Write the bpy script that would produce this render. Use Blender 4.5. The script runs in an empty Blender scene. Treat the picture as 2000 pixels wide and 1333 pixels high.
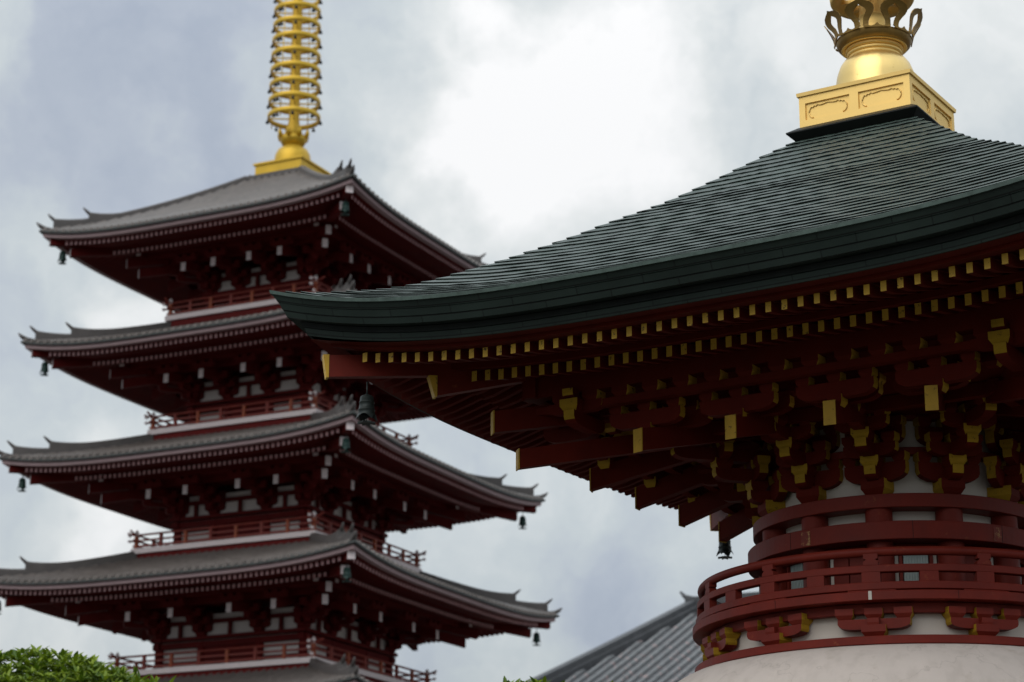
import bpy, math, random
from math import sin, cos, pi, radians, sqrt, atan2
from mathutils import Vector, Matrix
random.seed(7)
S = bpy.context.scene
COL = S.collection

# ------------------------------------------------------------------ camera
PITCH, ROLL = .2929, .0038
CAMZ = 1.6
cam = bpy.data.cameras.new('camera')
cam.sensor_width = 36.0
cam.lens = 4438.16 / 2000 * 36
cam.clip_start = .1
cam.clip_end = 6000
cam.dof.use_dof = True
cam.dof.focus_distance = 23.0
cam.dof.aperture_fstop = 1.75
cam.dof.aperture_blades = 9
camo = bpy.data.objects.new('camera', cam)
COL.objects.link(camo)
X0 = Vector((1, 0, 0)); U0 = Vector((0, -sin(PITCH), cos(PITCH))); F0 = Vector((0, cos(PITCH), sin(PITCH)))
XR = cos(ROLL) * X0 + sin(ROLL) * U0
UR = cos(ROLL) * U0 - sin(ROLL) * X0
mw = Matrix((XR, UR, -F0)).transposed().to_4x4()
mw.translation = Vector((0, 0, CAMZ))
camo.matrix_world = mw
S.camera = camo

def pixdir(px, py):          # where a point of the sky stands, as a world direction
    f = 4438.16
    return (XR * (px - 1000) / f + UR * (666.5 - py) / f + F0).normalized()

# ------------------------------------------------------------------ world
SUN_EL, SUN_AZ = radians(48), radians(215)       # azimuth clockwise from +Y
w = bpy.data.worlds.new('World'); S.world = w; w.use_nodes = True
nt = w.node_tree; nt.nodes.clear()
def N(t, **k):
    n = nt.nodes.new(t)
    for a, b in k.items(): setattr(n, a, b)
    return n
def LK(a, b): nt.links.new(a, b)
out = N('ShaderNodeOutputWorld'); bg = N('ShaderNodeBackground'); LK(bg.outputs[0], out.inputs[0])
sky = N('ShaderNodeTexSky', sky_type='NISHITA'); sky.sun_disc = False
sky.sun_elevation = SUN_EL; sky.sun_rotation = SUN_AZ
tc = N('ShaderNodeTexCoord')
warp = N('ShaderNodeTexNoise'); warp.inputs['Scale'].default_value = 9; warp.inputs['Detail'].default_value = 6
warp.inputs['Roughness'].default_value = .55
LK(tc.outputs['Generated'], warp.inputs['Vector'])
wsub = N('ShaderNodeVectorMath', operation='SUBTRACT'); LK(warp.outputs['Color'], wsub.inputs[0]); wsub.inputs[1].default_value = (.5, .5, .5)
wsc = N('ShaderNodeVectorMath', operation='SCALE'); LK(wsub.outputs[0], wsc.inputs[0]); wsc.inputs['Scale'].default_value = .16
wadd = N('ShaderNodeVectorMath', operation='ADD'); LK(tc.outputs['Generated'], wadd.inputs[0]); LK(wsc.outputs[0], wadd.inputs[1])
n1 = N('ShaderNodeTexNoise'); n1.inputs['Scale'].default_value = 7; n1.inputs['Detail'].default_value = 8; n1.inputs['Roughness'].default_value = .6
LK(wadd.outputs[0], n1.inputs['Vector'])
acc = None
def m2(op, a, b):
    n = N('ShaderNodeMath', operation=op)
    for i, q in ((0, a), (1, b)):
        if isinstance(q, (int, float)): n.inputs[i].default_value = q
        else: LK(q, n.inputs[i])
    return n.outputs[0]
base = m2('MULTIPLY', m2('SUBTRACT', n1.outputs['Fac'], .5), 1.05)
acc = m2('ADD', base, .54)
# cloud masses: direction, angular radius in pixels, brightness change
BLOBS = [(1100, 250, 460, .44), (900, 330, 220, .14), (1560, 60, 420, .36), (1950, 120, 330, .20), (1050, 60, 260, .16), (240, 560, 170, .25), (60, 420, 160, .14), (200, 1030, 300, .30), (1180, 900, 260, .18), (1000, 560, 260, .12), (700, 300, 120, .08),
         (230, 190, 320, -.22), (420, 300, 150, -.10), (1230, 1230, 300, -.32), (900, 1290, 200, -.14), (750, 170, 200, -.03), (120, 680, 130, -.10), (1400, 130, 110, -.22), (1450, 250, 140, -.14)]
for (bx, by, br, amp) in BLOBS:
    d = N('ShaderNodeVectorMath', operation='DISTANCE'); LK(wadd.outputs[0], d.inputs[0]); d.inputs[1].default_value = pixdir(bx, by)
    mr = N('ShaderNodeMapRange', interpolation_type='SMOOTHERSTEP'); LK(d.outputs['Value'], mr.inputs[0])
    mr.inputs[1].default_value = 0; mr.inputs[2].default_value = br / 4438.16; mr.inputs[3].default_value = amp; mr.inputs[4].default_value = 0
    acc = m2('ADD', acc, mr.outputs[0])
ramp = N('ShaderNodeValToRGB'); LK(acc, ramp.inputs[0])
cr = ramp.color_ramp
cr.elements[0].position = .12; cr.elements[0].color = (.36, .415, .515, 1)
cr.elements[1].position = .98; cr.elements[1].color = (1.0, 1.0, 1.0, 1)
for p, c in ((.36, (.48, .53, .61, 1)), (.55, (.61, .665, .69, 1)), (.75, (.79, .82, .82, 1))):
    e = cr.elements.new(p); e.color = c
skm = N('ShaderNodeVectorMath', operation='SCALE'); LK(sky.outputs[0], skm.inputs[0]); skm.inputs['Scale'].default_value = .08
mx = N('ShaderNodeMix', data_type='RGBA'); mx.inputs[0].default_value = .9
LK(skm.outputs[0], mx.inputs[6]); LK(ramp.outputs[0], mx.inputs[7])
sep = N('ShaderNodeSeparateXYZ'); LK(tc.outputs['Generated'], sep.inputs[0])
cie = N('ShaderNodeFloatCurve'); LK(sep.outputs['Z'], cie.inputs['Value'])
cu = cie.mapping.curves[0]
cu.points[0].location = (0, .22); cu.points[1].location = (1, 1)
for p in ((.06, .28), (.14, .44), (.22, .50), (.42, .54), (.62, .78)): cu.points.new(*p)
cie.mapping.update()
cm = N('ShaderNodeMath', operation='MULTIPLY'); LK(cie.outputs[0], cm.inputs[0]); cm.inputs[1].default_value = 2.0
fin = N('ShaderNodeVectorMath', operation='SCALE'); LK(mx.outputs[2], fin.inputs[0]); LK(cm.outputs[0], fin.inputs['Scale'])
LK(fin.outputs[0], bg.inputs[0]); bg.inputs[1].default_value = 1.0

sun = bpy.data.lights.new('sun', 'SUN'); sun.energy = 1.25; sun.angle = radians(60); sun.color = (1, .96, .9)
suno = bpy.data.objects.new('sun', sun); COL.objects.link(suno)
sd = Vector((sin(SUN_AZ) * cos(SUN_EL), cos(SUN_AZ) * cos(SUN_EL), sin(SUN_EL)))
suno.rotation_euler = sd.to_track_quat('Z', 'Y').to_euler(); suno.location = (0, 0, 60)
S.view_settings.view_transform = 'Standard'; S.view_settings.look = 'None'
S.view_settings.exposure = 0; S.view_settings.gamma = 1

# ------------------------------------------------------------------ materials
def mat(name, col, rough=.6, metal=0., var=.25, scale=3., bump=0., bscale=40., col2=None, spec=.5, stain=None, brick=None, streak=None):
    m = bpy.data.materials.new(name); m.use_nodes = True
    t = m.node_tree; b = t.nodes['Principled BSDF']
    b.inputs['Roughness'].default_value = rough; b.inputs['Metallic'].default_value = metal
    b.inputs['Specular IOR Level'].default_value = spec
    tc = t.nodes.new('ShaderNodeTexCoord')
    n = t.nodes.new('ShaderNodeTexNoise'); n.inputs['Scale'].default_value = scale; n.inputs['Detail'].default_value = 8; n.inputs['Roughness'].default_value = .65
    t.links.new(tc.outputs['Object'], n.inputs['Vector'])
    r = t.nodes.new('ShaderNodeValToRGB'); t.links.new(n.outputs['Fac'], r.inputs[0])
    c2 = col2 or tuple(c * (1 + var) for c in col)
    r.color_ramp.elements[0].position = .3; r.color_ramp.elements[0].color = (*[c * (1 - var) for c in col], 1)
    r.color_ramp.elements[1].position = .72; r.color_ramp.elements[1].color = (*c2, 1)
    src = r.outputs[0]
    def mix(fac, a, bcol, kind='MIX'):
        x = t.nodes.new('ShaderNodeMix'); x.data_type = 'RGBA'; x.blend_type = kind
        if isinstance(fac, float): x.inputs[0].default_value = fac
        else: t.links.new(fac, x.inputs[0])
        t.links.new(a, x.inputs[6])
        if isinstance(bcol, tuple): x.inputs[7].default_value = (*bcol, 1)
        else: t.links.new(bcol, x.inputs[7])
        return x.outputs[2]
    if stain:
        sc, lo, hi, scol = stain
        s = t.nodes.new('ShaderNodeTexNoise'); s.inputs['Scale'].default_value = sc; s.inputs['Detail'].default_value = 10; s.inputs['Roughness'].default_value = .7
        t.links.new(tc.outputs['Object'], s.inputs['Vector'])
        mr = t.nodes.new('ShaderNodeMapRange'); t.links.new(s.outputs['Fac'], mr.inputs[0])
        mr.inputs[1].default_value = lo; mr.inputs[2].default_value = hi
        src = mix(mr.outputs[0], src, scol)
    if streak:
        mp = t.nodes.new('ShaderNodeMapping'); mp.inputs['Scale'].default_value = (1, 1, .12); t.links.new(tc.outputs['Object'], mp.inputs[0])
        s2 = t.nodes.new('ShaderNodeTexNoise'); s2.inputs['Scale'].default_value = 7; s2.inputs['Detail'].default_value = 6; t.links.new(mp.outputs[0], s2.inputs['Vector'])
        m3 = t.nodes.new('ShaderNodeMapRange'); t.links.new(s2.outputs['Fac'], m3.inputs[0]); m3.inputs[1].default_value = .50; m3.inputs[2].default_value = .85; m3.inputs[4].default_value = .75
        src = mix(m3.outputs[0], src, streak)
        vo = t.nodes.new('ShaderNodeTexVoronoi'); vo.feature = 'DISTANCE_TO_EDGE'; vo.inputs['Scale'].default_value = .45
        wv = t.nodes.new('ShaderNodeVectorMath'); wv.operation = 'ADD'; t.links.new(tc.outputs['Object'], wv.inputs[0])
        wn = t.nodes.new('ShaderNodeTexNoise'); wn.inputs['Scale'].default_value = 3; wn.inputs['Detail'].default_value = 8; t.links.new(tc.outputs['Object'], wn.inputs['Vector'])
        t.links.new(wn.outputs['Color'], wv.inputs[1]); t.links.new(wv.outputs[0], vo.inputs['Vector'])
        m4 = t.nodes.new('ShaderNodeMapRange'); t.links.new(vo.outputs['Distance'], m4.inputs[0]); m4.inputs[1].default_value = .0; m4.inputs[2].default_value = .006; m4.inputs[3].default_value = .22; m4.inputs[4].default_value = 0
        src = mix(m4.outputs[0], src, (.22, .18, .15))
    if brick:
        bw, bh, mort = brick
        bt = t.nodes.new('ShaderNodeTexBrick'); t.links.new(tc.outputs['UV'], bt.inputs['Vector'])
        bt.inputs['Scale'].default_value = 1; bt.inputs['Brick Width'].default_value = bw; bt.inputs['Row Height'].default_value = bh
        bt.inputs['Mortar Size'].default_value = mort; bt.inputs['Mortar Smooth'].default_value = .2
        bt.inputs['Color1'].default_value = (1.06, 1.06, 1.06, 1); bt.inputs['Color2'].default_value = (.84, .88, .88, 1); bt.inputs['Mortar'].default_value = (.12, .12, .12, 1)
        src = mix(1.0, src, bt.outputs['Color'], 'MULTIPLY')
    t.links.new(src, b.inputs['Base Color'])
    rr = t.nodes.new('ShaderNodeMapRange'); t.links.new(n.outputs['Fac'], rr.inputs[0])
    rr.inputs[3].default_value = max(.02, rough - .1); rr.inputs[4].default_value = min(1, rough + .12)
    t.links.new(rr.outputs[0], b.inputs['Roughness'])
    if bump:
        nb = t.nodes.new('ShaderNodeTexNoise'); nb.inputs['Scale'].default_value = bscale; nb.inputs['Detail'].default_value = 4
        t.links.new(tc.outputs['Object'], nb.inputs['Vector'])
        bn = t.nodes.new('ShaderNodeBump'); bn.inputs['Strength'].default_value = bump; bn.inputs['Distance'].default_value = .02
        t.links.new(nb.outputs['Fac'], bn.inputs['Height']); t.links.new(bn.outputs[0], b.inputs['Normal'])
    return m
RED = mat('vermilion_wood', (.165, .017, .009), .55, spec=.22, var=.22, scale=2.5, bump=.06, bscale=30, stain=(6, .62, .72, (.27, .07, .025)))
REDR = mat('vermilion_wood_shaded', (.115, .011, .005), .65, spec=.1, var=.2, scale=2.5)  # same vermilion paint, darkened: the under-eave shade is put into the colour
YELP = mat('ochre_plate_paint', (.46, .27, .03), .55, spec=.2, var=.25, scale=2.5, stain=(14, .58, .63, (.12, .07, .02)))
YELD = mat('ochre_paint_shaded', (.40, .235, .018), .6, spec=.15, var=.25, scale=2.2, stain=(19, .60, .66, (.10, .06, .02)))  # same ochre as the rafter ends, deeper shade among the brackets mixed in
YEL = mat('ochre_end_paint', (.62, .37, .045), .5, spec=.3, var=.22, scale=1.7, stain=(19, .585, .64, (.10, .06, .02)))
COP = mat('dark_copper_sheet', (.034, .055, .044), .46, metal=0., var=.18, scale=2.2, bump=.03, bscale=8, spec=.55, stain=(5, .62, .8, (.075, .115, .095)), brick=(.9, .1135, .010))
COPL = mat('copper_sheet_lip', (.010, .013, .012), .6, spec=.15, var=.4, scale=6)
COPT = mat('verdigris_lip', (.075, .11, .095), .5, spec=.4, var=.35, scale=9)
COPF = mat('dark_copper_board', (.017, .028, .023), .55, var=.3, scale=1.5, spec=.3, stain=(12, .70, .80, (.05, .065, .06)), brick=(.75, .09, .006))
GOLD = mat('gilded_metal', (.84, .58, .20), .50, metal=.75, var=.10, scale=1.2, bump=.05, bscale=5)
GOLDB = mat('polished_gilding', (.86, .62, .24), .34, metal=.9, var=.12, scale=1.0, bump=.03, bscale=6, stain=(7, .62, .8, (.45, .27, .08)))
GOLDD = mat('tarnished_gilding', (.27, .165, .045), .45, metal=.7, var=.25, scale=5, bump=.1, bscale=12)
PLA = mat('white_plaster', (.66, .575, .52), .85, var=.06, scale=2.0, bump=.05, bscale=25, stain=(3.2, .56, .80, (.50, .42, .35)), streak=(.50, .43, .38))
WORN = mat('worn_paint', (.17, .022, .012), .7, var=.2, scale=8, stain=(17, .5, .6, (.42, .24, .09)))
PLT = mat('tower_plaster', (.76, .70, .67), .85, var=.05, scale=2.0)
RAILA = mat('tower_railing_paint', (.23, .028, .016), .55, var=.2, scale=2)
PLW = mat('panel_plaster', (.64, .58, .51), .85, var=.06, scale=2.0)
LAT = mat('pale_lattice_paint', (.40, .46, .44), .6, var=.1)
WHP = mat('white_end_paint', (.80, .69, .69), .55, var=.06, scale=4)
PNK = mat('weathered_white_paint', (.88, .52, .54), .55, var=.08, scale=4)
REDA = mat('tower_red_wood', (.125, .010, .009), .6, spec=.12, var=.22, scale=1.5)
ORG = mat('orange_post_paint', (.33, .06, .012), .5, var=.1)
TILE = mat('grey_roof_tile', (.145, .125, .114), .47, spec=.5, var=.25, scale=1.6, stain=(4, .55, .75, (.23, .20, .19)))
TILED = mat('dark_ridge_tile', (.085, .074, .070), .55, var=.2, scale=2)
TILEP = mat('pan_tile', (.09, .08, .075), .5, var=.25, scale=2)
TILEE = mat('dark_eave_tile', (.045, .05, .048), .6, var=.2, scale=3)
EAVW = mat('eave_edge_paint', (.38, .26, .27), .6, var=.1, scale=3)
GOLDA = mat('yellow_gilding', (.62, .39, .032), .42, metal=.45, var=.12, scale=2)
BRZA = mat('green_bronze', (.012, .04, .033), .5, metal=.2, var=.3, scale=12)
BRZ = mat('dark_bronze', (.022, .03, .028), .5, metal=.3, var=.3, scale=12)
HTILE = mat('hall_roof_tile', (.155, .16, .165), .5, var=.3, scale=3, stain=(2.5, .56, .62, (.36, .25, .24)))
HTILED = mat('hall_ridge_tile', (.06, .062, .068), .55, var=.3, scale=3)
BARK = mat('bark', (.08, .055, .04), .9, var=.3, scale=10, bump=.4)
GRD = mat('ground_gravel', (.055, .05, .044), .9, var=.2, scale=1.5, bump=.3, bscale=60)
STO = mat('stone_base', (.28, .27, .25), .85, var=.15, scale=2, bump=.15)

def leafmat(name, c0, c1):
    m = bpy.data.materials.new(name); m.use_nodes = True; t = m.node_tree; b = t.nodes['Principled BSDF']
    g = t.nodes.new('ShaderNodeNewGeometry'); r = t.nodes.new('ShaderNodeValToRGB')
    t.links.new(g.outputs['Random Per Island'], r.inputs[0])
    r.color_ramp.elements[0].color = (*c0, 1); r.color_ramp.elements[1].color = (*c1, 1)
    t.links.new(r.outputs[0], b.inputs['Base Color']); b.inputs['Roughness'].default_value = .42
    b.inputs['Specular IOR Level'].default_value = .28
    tr = t.nodes.new('ShaderNodeBsdfTranslucent'); t.links.new(r.outputs[0], tr.inputs[0])
    ms = t.nodes.new('ShaderNodeMixShader'); ms.inputs[0].default_value = .25
    t.links.new(b.outputs[0], ms.inputs[1]); t.links.new(tr.outputs[0], ms.inputs[2])
    t.links.new(ms.outputs[0], t.nodes['Material Output'].inputs[0])
    return m
LEAF = leafmat('glossy_leaf', (.05, .11, .006), (.24, .32, .018))

# ------------------------------------------------------------------ mesh helpers
class MB:
    def __init__(s): s.v = []; s.f = []; s.m = []; s.sm = []; s.uv = {}
    def add(s, vs, fs, mi=0, smooth=False, uv=None):
        o = len(s.v); s.v += [tuple(v) for v in vs]
        for k, f in enumerate(fs):
            if uv is not None: s.uv[len(s.f)] = uv[k]
            s.f.append([i + o for i in f]); s.m.append(mi if isinstance(mi, int) else mi[k]); s.sm.append(smooth)
    def box(s, c, d, rz=0., mi=0, taper=1.):
        vs = []
        for z, k in ((-1, taper), (1, 1)):
            for x, y in ((-1, -1), (1, -1), (1, 1), (-1, 1)):
                a, b = x * d[0] / 2 * k, y * d[1] / 2 * k
                vs.append((c[0] + a * cos(rz) - b * sin(rz), c[1] + a * sin(rz) + b * cos(rz), c[2] + z * d[2] / 2))
        s.add(vs, [(0, 3, 2, 1), (4, 5, 6, 7), (0, 1, 5, 4), (1, 2, 6, 5), (2, 3, 7, 6), (3, 0, 4, 7)], mi)
    def beam(s, p0, p1, w, h, mi=0, e1=None, e0=None, slant=0.):
        # p0, p1 : middle of the lower edge at both ends; upright section; e1/e0 = end face materials
        p0 = Vector(p0); p1 = Vector(p1); d = (p1 - p0); dh = Vector((d.x, d.y, 0)).normalized()
        n = Vector((-dh.y, dh.x, 0)) * w / 2; u = Vector((0, 0, h))
        q = dh * slant
        vs = [p0 - n, p0 + n, p0 + n + u, p0 - n + u, p1 - n, p1 + n, p1 + n + u + q, p1 - n + u + q]
        s.add(vs, [(0, 1, 2, 3), (5, 4, 7, 6), (0, 4, 5, 1), (3, 2, 6, 7), (0, 3, 7, 4), (1, 5, 6, 2)],
              [mi if e0 is None else e0, mi if e1 is None else e1, mi, mi, mi, mi])
    def prism(s, poly, O, U, V, W, w, mi=0, emis=None):
        # polygon in (U,V) from origin O, extruded +-w/2 along W; emis: {edge index: material}
        O = Vector(O); n = len(poly); vs = []
        for k in (-.5, .5):
            for a, b in poly: vs.append(O + U * a + V * b + W * w * k)
        fs = [tuple(range(n))[::-1], tuple(range(n, 2 * n))]; ms = [mi, mi]
        for i in range(n):
            j = (i + 1) % n; fs.append((i, j, n + j, n + i)); ms.append((emis or {}).get(i, mi))
        s.add(vs, fs, ms)
    def lathe(s, prof, n=48, a0=0., a1=2 * pi, mi=0, smooth=True, c=(0, 0, 0), close=False):
        full = abs(a1 - a0 - 2 * pi) < 1e-6; k = n if full else n + 1; vs = []
        for i in range(k):
            a = a0 + (a1 - a0) * i / n
            for r, z in prof: vs.append((c[0] + r * cos(a), c[1] + r * sin(a), c[2] + z))
        m = len(prof); fs = []
        for i in range(n):
            j = (i + 1) % k
            for q in range(m if close else m - 1):
                p = (q + 1) % m
                fs.append((i * m + q, j * m + q, j * m + p, i * m + p))
        if close and not full:
            fs.append(tuple(range(m))[::-1]); fs.append(tuple(range((k - 1) * m, k * m)))
        s.add(vs, fs, mi, smooth)
    def ring(s, r0, r1, z0, z1, n=96, a0=0., a1=2 * pi, mi=0, bev=.006):
        b = bev
        s.lathe([(r0, z0), (r1 - b, z0), (r1, z0 + b), (r1, z1 - b), (r1 - b, z1), (r0, z1)], n, a0, a1, mi, False, close=True)
    def tube(s, pts, rad, n=8, mi=0, cap=True):
        pts = [Vector(p) for p in pts]; vs = []; rads = rad if isinstance(rad, (list, tuple)) else [rad] * len(pts)
        for i, p in enumerate(pts):
            t = (pts[min(i + 1, len(pts) - 1)] - pts[max(i - 1, 0)]).normalized()
            a = t.cross(Vector((0, 0, 1)))
            if a.length < .05: a = t.cross(Vector((1, 0, 0)))
            a.normalize(); b = t.cross(a)
            for k in range(n):
                th = 2 * pi * k / n; vs.append(p + (a * cos(th) + b * sin(th)) * rads[i])
        fs = []
        for i in range(len(pts) - 1):
            for k in range(n):
                q = (k + 1) % n; fs.append((i * n + k, i * n + q, (i + 1) * n + q, (i + 1) * n + k))
        if cap: fs += [tuple(range(n))[::-1], tuple(range((len(pts) - 1) * n, len(pts) * n))]
        s.add(vs, fs, mi, True)
    def grid(s, rows, mi=0, smooth=False, uvs=None):
        m = len(rows[0]); vs = [p for r in rows for p in r]; fs = []; uv = [] if uvs else None
        for i in range(len(rows) - 1):
            for j in range(m - 1):
                fs.append((i * m + j, i * m + j + 1, (i + 1) * m + j + 1, (i + 1) * m + j))
                if uvs: uv.append((uvs[i][j], uvs[i][j + 1], uvs[i + 1][j + 1], uvs[i + 1][j]))
        s.add(vs, fs, mi, smooth, uv)
    def build(s, name, mats, parent=None, loc=None):
        me = bpy.data.meshes.new(name); me.from_pydata(s.v, [], s.f)
        if not isinstance(mats, (list, tuple)): mats = [mats]
        for m in mats: me.materials.append(m)
        me.polygons.foreach_set('material_index', s.m); me.polygons.foreach_set('use_smooth', s.sm)
        if s.uv:
            l = me.uv_layers.new(name='UVMap')
            for p in me.polygons:
                if p.index in s.uv:
                    for k, li in enumerate(p.loop_indices): l.data[li].uv = s.uv[p.index][k]
        me.update()
        o = bpy.data.objects.new(name, me); COL.objects.link(o)
        if parent: o.parent = parent
        if loc is not None: o.location = loc
        return o
def tag(o, label=None, cat=None, group=None, kind=None):
    for k, v in (('label', label), ('category', cat), ('group', group), ('kind', kind)):
        if v: o[k] = v
    return o
def empty(name, loc, rz=0.):
    o = bpy.data.objects.new(name, None); COL.objects.link(o); o.location = loc; o.rotation_euler = (0, 0, rz); o.empty_display_size = .5
    return o
def rot(p, q):     # rotate a local point by q quarter turns (side q of a square building; side 0 faces -Y)
    x, y, z = p
    for _ in range(q): x, y = -y, x
    return (x, y, z)
def sidepts(q, s, u, z): return rot((s, -u, z), q)    # s along the side, u outwards

# ================================================================== near building
YB = .2284 - pi / 2 + pi / 4
BC = Vector((4.3183, 25., 0))
B = empty('treasure_pagoda', BC, YB)
tag(B, 'near pagoda with dark green roof, round red balcony, white dome and gold finial', 'pagoda')
def wB(p):
    return BC + Matrix.Rotation(YB, 3, 'Z') @ Vector(p)
AB = 5.03
def liftB(s): return .48 * (abs(s) / AB) ** 3.4
PB = [(5.03, 8.705), (4.75, 8.81), (4.35, 8.975), (3.95, 9.165), (3.75, 9.29), (3.34, 9.57), (3.14, 9.70), (2.72, 9.99), (2.30, 10.30), (1.86, 10.59), (1.42, 10.95), (1.2, 11.13), (.976, 11.32), (.74, 11.50), (.5, 11.68)]
def interp(T, h):
    T = sorted(T)
    if h <= T[0][0]: return T[0][1]
    for (a, x), (b, y) in zip(T, T[1:]):
        if h <= b: return x + (y - x) * (h - a) / (b - a)
    return T[-1][1]
def zB(h): return interp(PB, h)

mb = MB()
NC = 37; hs = [AB - (AB - .70) * i / NC for i in range(NC + 1)]
for q in range(4):
    for i in range(NC):
        h0, h1 = hs[i], hs[i + 1]; n = 44
        t = .022 + random.uniform(-.002, .003)
        rows = []; uvs = []
        jig = [random.uniform(-.005, .005) for _ in range(n + 1)]
        # lip underside, lip face, top sheet
        for (hh, dz, ex) in ((h0 - .05, -.012, 0), (h0 - .004, .004, 0), (h0 + .008, t, 0), (h0 + .004, t + .003, 0), (h1 - .03, .0, 0)):
            r = []; uu = []
            for j in range(n + 1):
                f = j / n * 2 - 1; f = f if abs(f) < .999 else (1 if f > 0 else -1)
                s = hh * f
                r.append(sidepts(q, s, hh, zB(min(hh, AB)) + liftB(s) + dz + (jig[j] if dz > 0 else 0)))
                uu.append((s + q * 3.3 + 20, (NC - i) * .1135 + (.01 if dz <= 0 else .105 if hh < h0 - .05 else .03)))
            rows.append(r); uvs.append(uu)
        mb.grid(rows[:3], 1, False, uvs[:3]); mb.grid(rows[2:], 0, False, uvs[2:])
mb.build('roof_covering', [COP, COPL], B)
# layered eave boards
mb = MB()
LAY = [(5.045, 8.698, 8.735, .3, .008), (5.015, 8.628, 8.696, .3, .038), (4.969, 8.557, 8.625, .3, .032), (4.930, 8.488, 8.554, .3, .030), (4.80, 8.425, 8.48, .1, .02), (4.765, 8.345, 8.422, .05, .028)]
def band(mb, q, u, z0, z1, depth, lift, n=40, mi=0, uv=True, zin=None, sl=0.):
    rows = []; uvs = []
    for (uu, z) in ((u - depth, z0 if zin is None else zin), (u - sl, z0), (u, z1), (u - depth, z1)):
        r = []; uvr = []
        for j in range(n + 1):
            s = uu * (j / n * 2 - 1)
            r.append(sidepts(q, s, uu, z + lift(s))); uvr.append((s + q * 3.1 + 20 + z * 3.7 // .1 * .0, z))
        rows.append(r); uvs.append(uvr)
    mb.grid(rows, mi, False, uvs)
for q in range(4):
    for k, (u, z0, z1, dp, sl) in enumerate(LAY):
        band(mb, q, u, z0, z1, dp, lambda s: liftB(s), mi=1 if k == 0 else 2 if k == 4 else 0, sl=sl)
mb.build('eave_board', [COPF, COPT, COPL], B)
mb = MB()
for q in range(4):
    band(mb, q, 4.56, 8.310, 8.36, .12, lambda s: liftB(s) * .92, mi=0)          # kayaoi
    rows = []
    for (u, z) in ((4.72, 8.352), (4.55, 8.345), (4.40, 8.345), (3.55, 8.50), (2.6, 8.78), (1.9, 9.0)):
        rows.append([sidepts(q, u * (j / 40 * 2 - 1), u, z + liftB(u * (j / 40 * 2 - 1)) * .9) for j in range(41)])
    mb.grid(rows, 0)
    band(mb, q, 3.66, 8.20 + .13, 8.20 + .20, .10, lambda s: liftB(s) * .8, mi=0)             # kioi
    rows = []
    for (u, z) in ((3.60, 8.335), (2.95, 8.54), (1.8, 8.90)):
        rows.append([sidepts(q, u * (j / 40 * 2 - 1), u, z + liftB(u * (j / 40 * 2 - 1)) * .8) for j in range(41)])
    mb.grid(rows, 0)
mb.build('eave_soffit', REDR, B)
# rafters
SP = .1705
rest = MB()
def raft(m, q, s, uend, zend, uin, slope, w, h, lift, e=1):
    ui = max(uin, abs(s) + .06)
    if ui > uend - .12: return False
    jz = random.uniform(-.003, .003)
    # slightly curved: three stations
    st = [uend, uend - .25 * (uend - ui), ui]
    zs = [zend, zend + slope * .16 * (uend - ui), zend + slope * (uend - ui)]
    P = []
    for a, z in zip(st, zs): P.append((a, z + lift(s) + jz))
    n = w / 2; vs = []
    for (a, z) in P:
        for ds, dz in ((-n, 0), (n, 0), (n, h), (-n, h)): vs.append(sidepts(q, s + ds, a, z + dz))
    fs = [(0, 1, 2, 3)]; ms = [e]
    for k in range(2):
        o = 4 * k
        for a, b in ((0, 1), (1, 2), (2, 3), (3, 0)): fs.append((o + a, o + 4 + a, o + 4 + b, o + b)); ms.append(0)
    m.add(vs, fs, ms); return True
nup = int(4.25 / SP)
cnt = 0
for q in range(4):
    for k in range(-nup - 1, nup + 1):
        s = (k + .5) * SP
        for (ue, ze, ui, sl, lf, ww, hh) in ((4.45, 8.205, 3.45, .25, lambda s: liftB(s) * .86, .060, .102), (3.60, 8.205, 1.9, .30, lambda s: liftB(s) * .75, .066, .115)):
            if abs(s) > ue - .14: continue
            if q == 0 and cnt < 100 and -4.3 < s < 3.3:
                m = MB()
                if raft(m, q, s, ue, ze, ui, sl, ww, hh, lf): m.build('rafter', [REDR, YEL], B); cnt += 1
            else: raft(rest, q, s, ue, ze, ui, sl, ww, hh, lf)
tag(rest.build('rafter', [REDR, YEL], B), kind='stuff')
# hip beams
D2 = 1 / sqrt(2)
def diag(q, r, z):  # q corner index; r is the half-width coordinate
    return rot((-r, -r, z), q)
for q in range(4):
    m = MB(); m.beam(diag(q, 3.3, 8.42), diag(q, 4.575, 8.275), .10, .24, 0, slant=.04); o = m.build('hip_beam', REDR if False else RED, B)
    m = MB(); m.beam(diag(q, 4.572, 8.268), diag(q, 4.590, 8.266), .112, .255, 0, slant=.04); m.build('end_plate', YEL, o)
    m = MB(); m.beam(diag(q, 1.4, 8.93), diag(q, 3.735, 8.14), .11, .22, 0, slant=.07); o = m.build('hip_beam', RED, B)
    m = MB(); m.beam(diag(q, 3.732, 8.132), diag(q, 3.750, 8.13), .122, .235, 0, slant=.07); m.build('end_plate', YEL, o)
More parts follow.
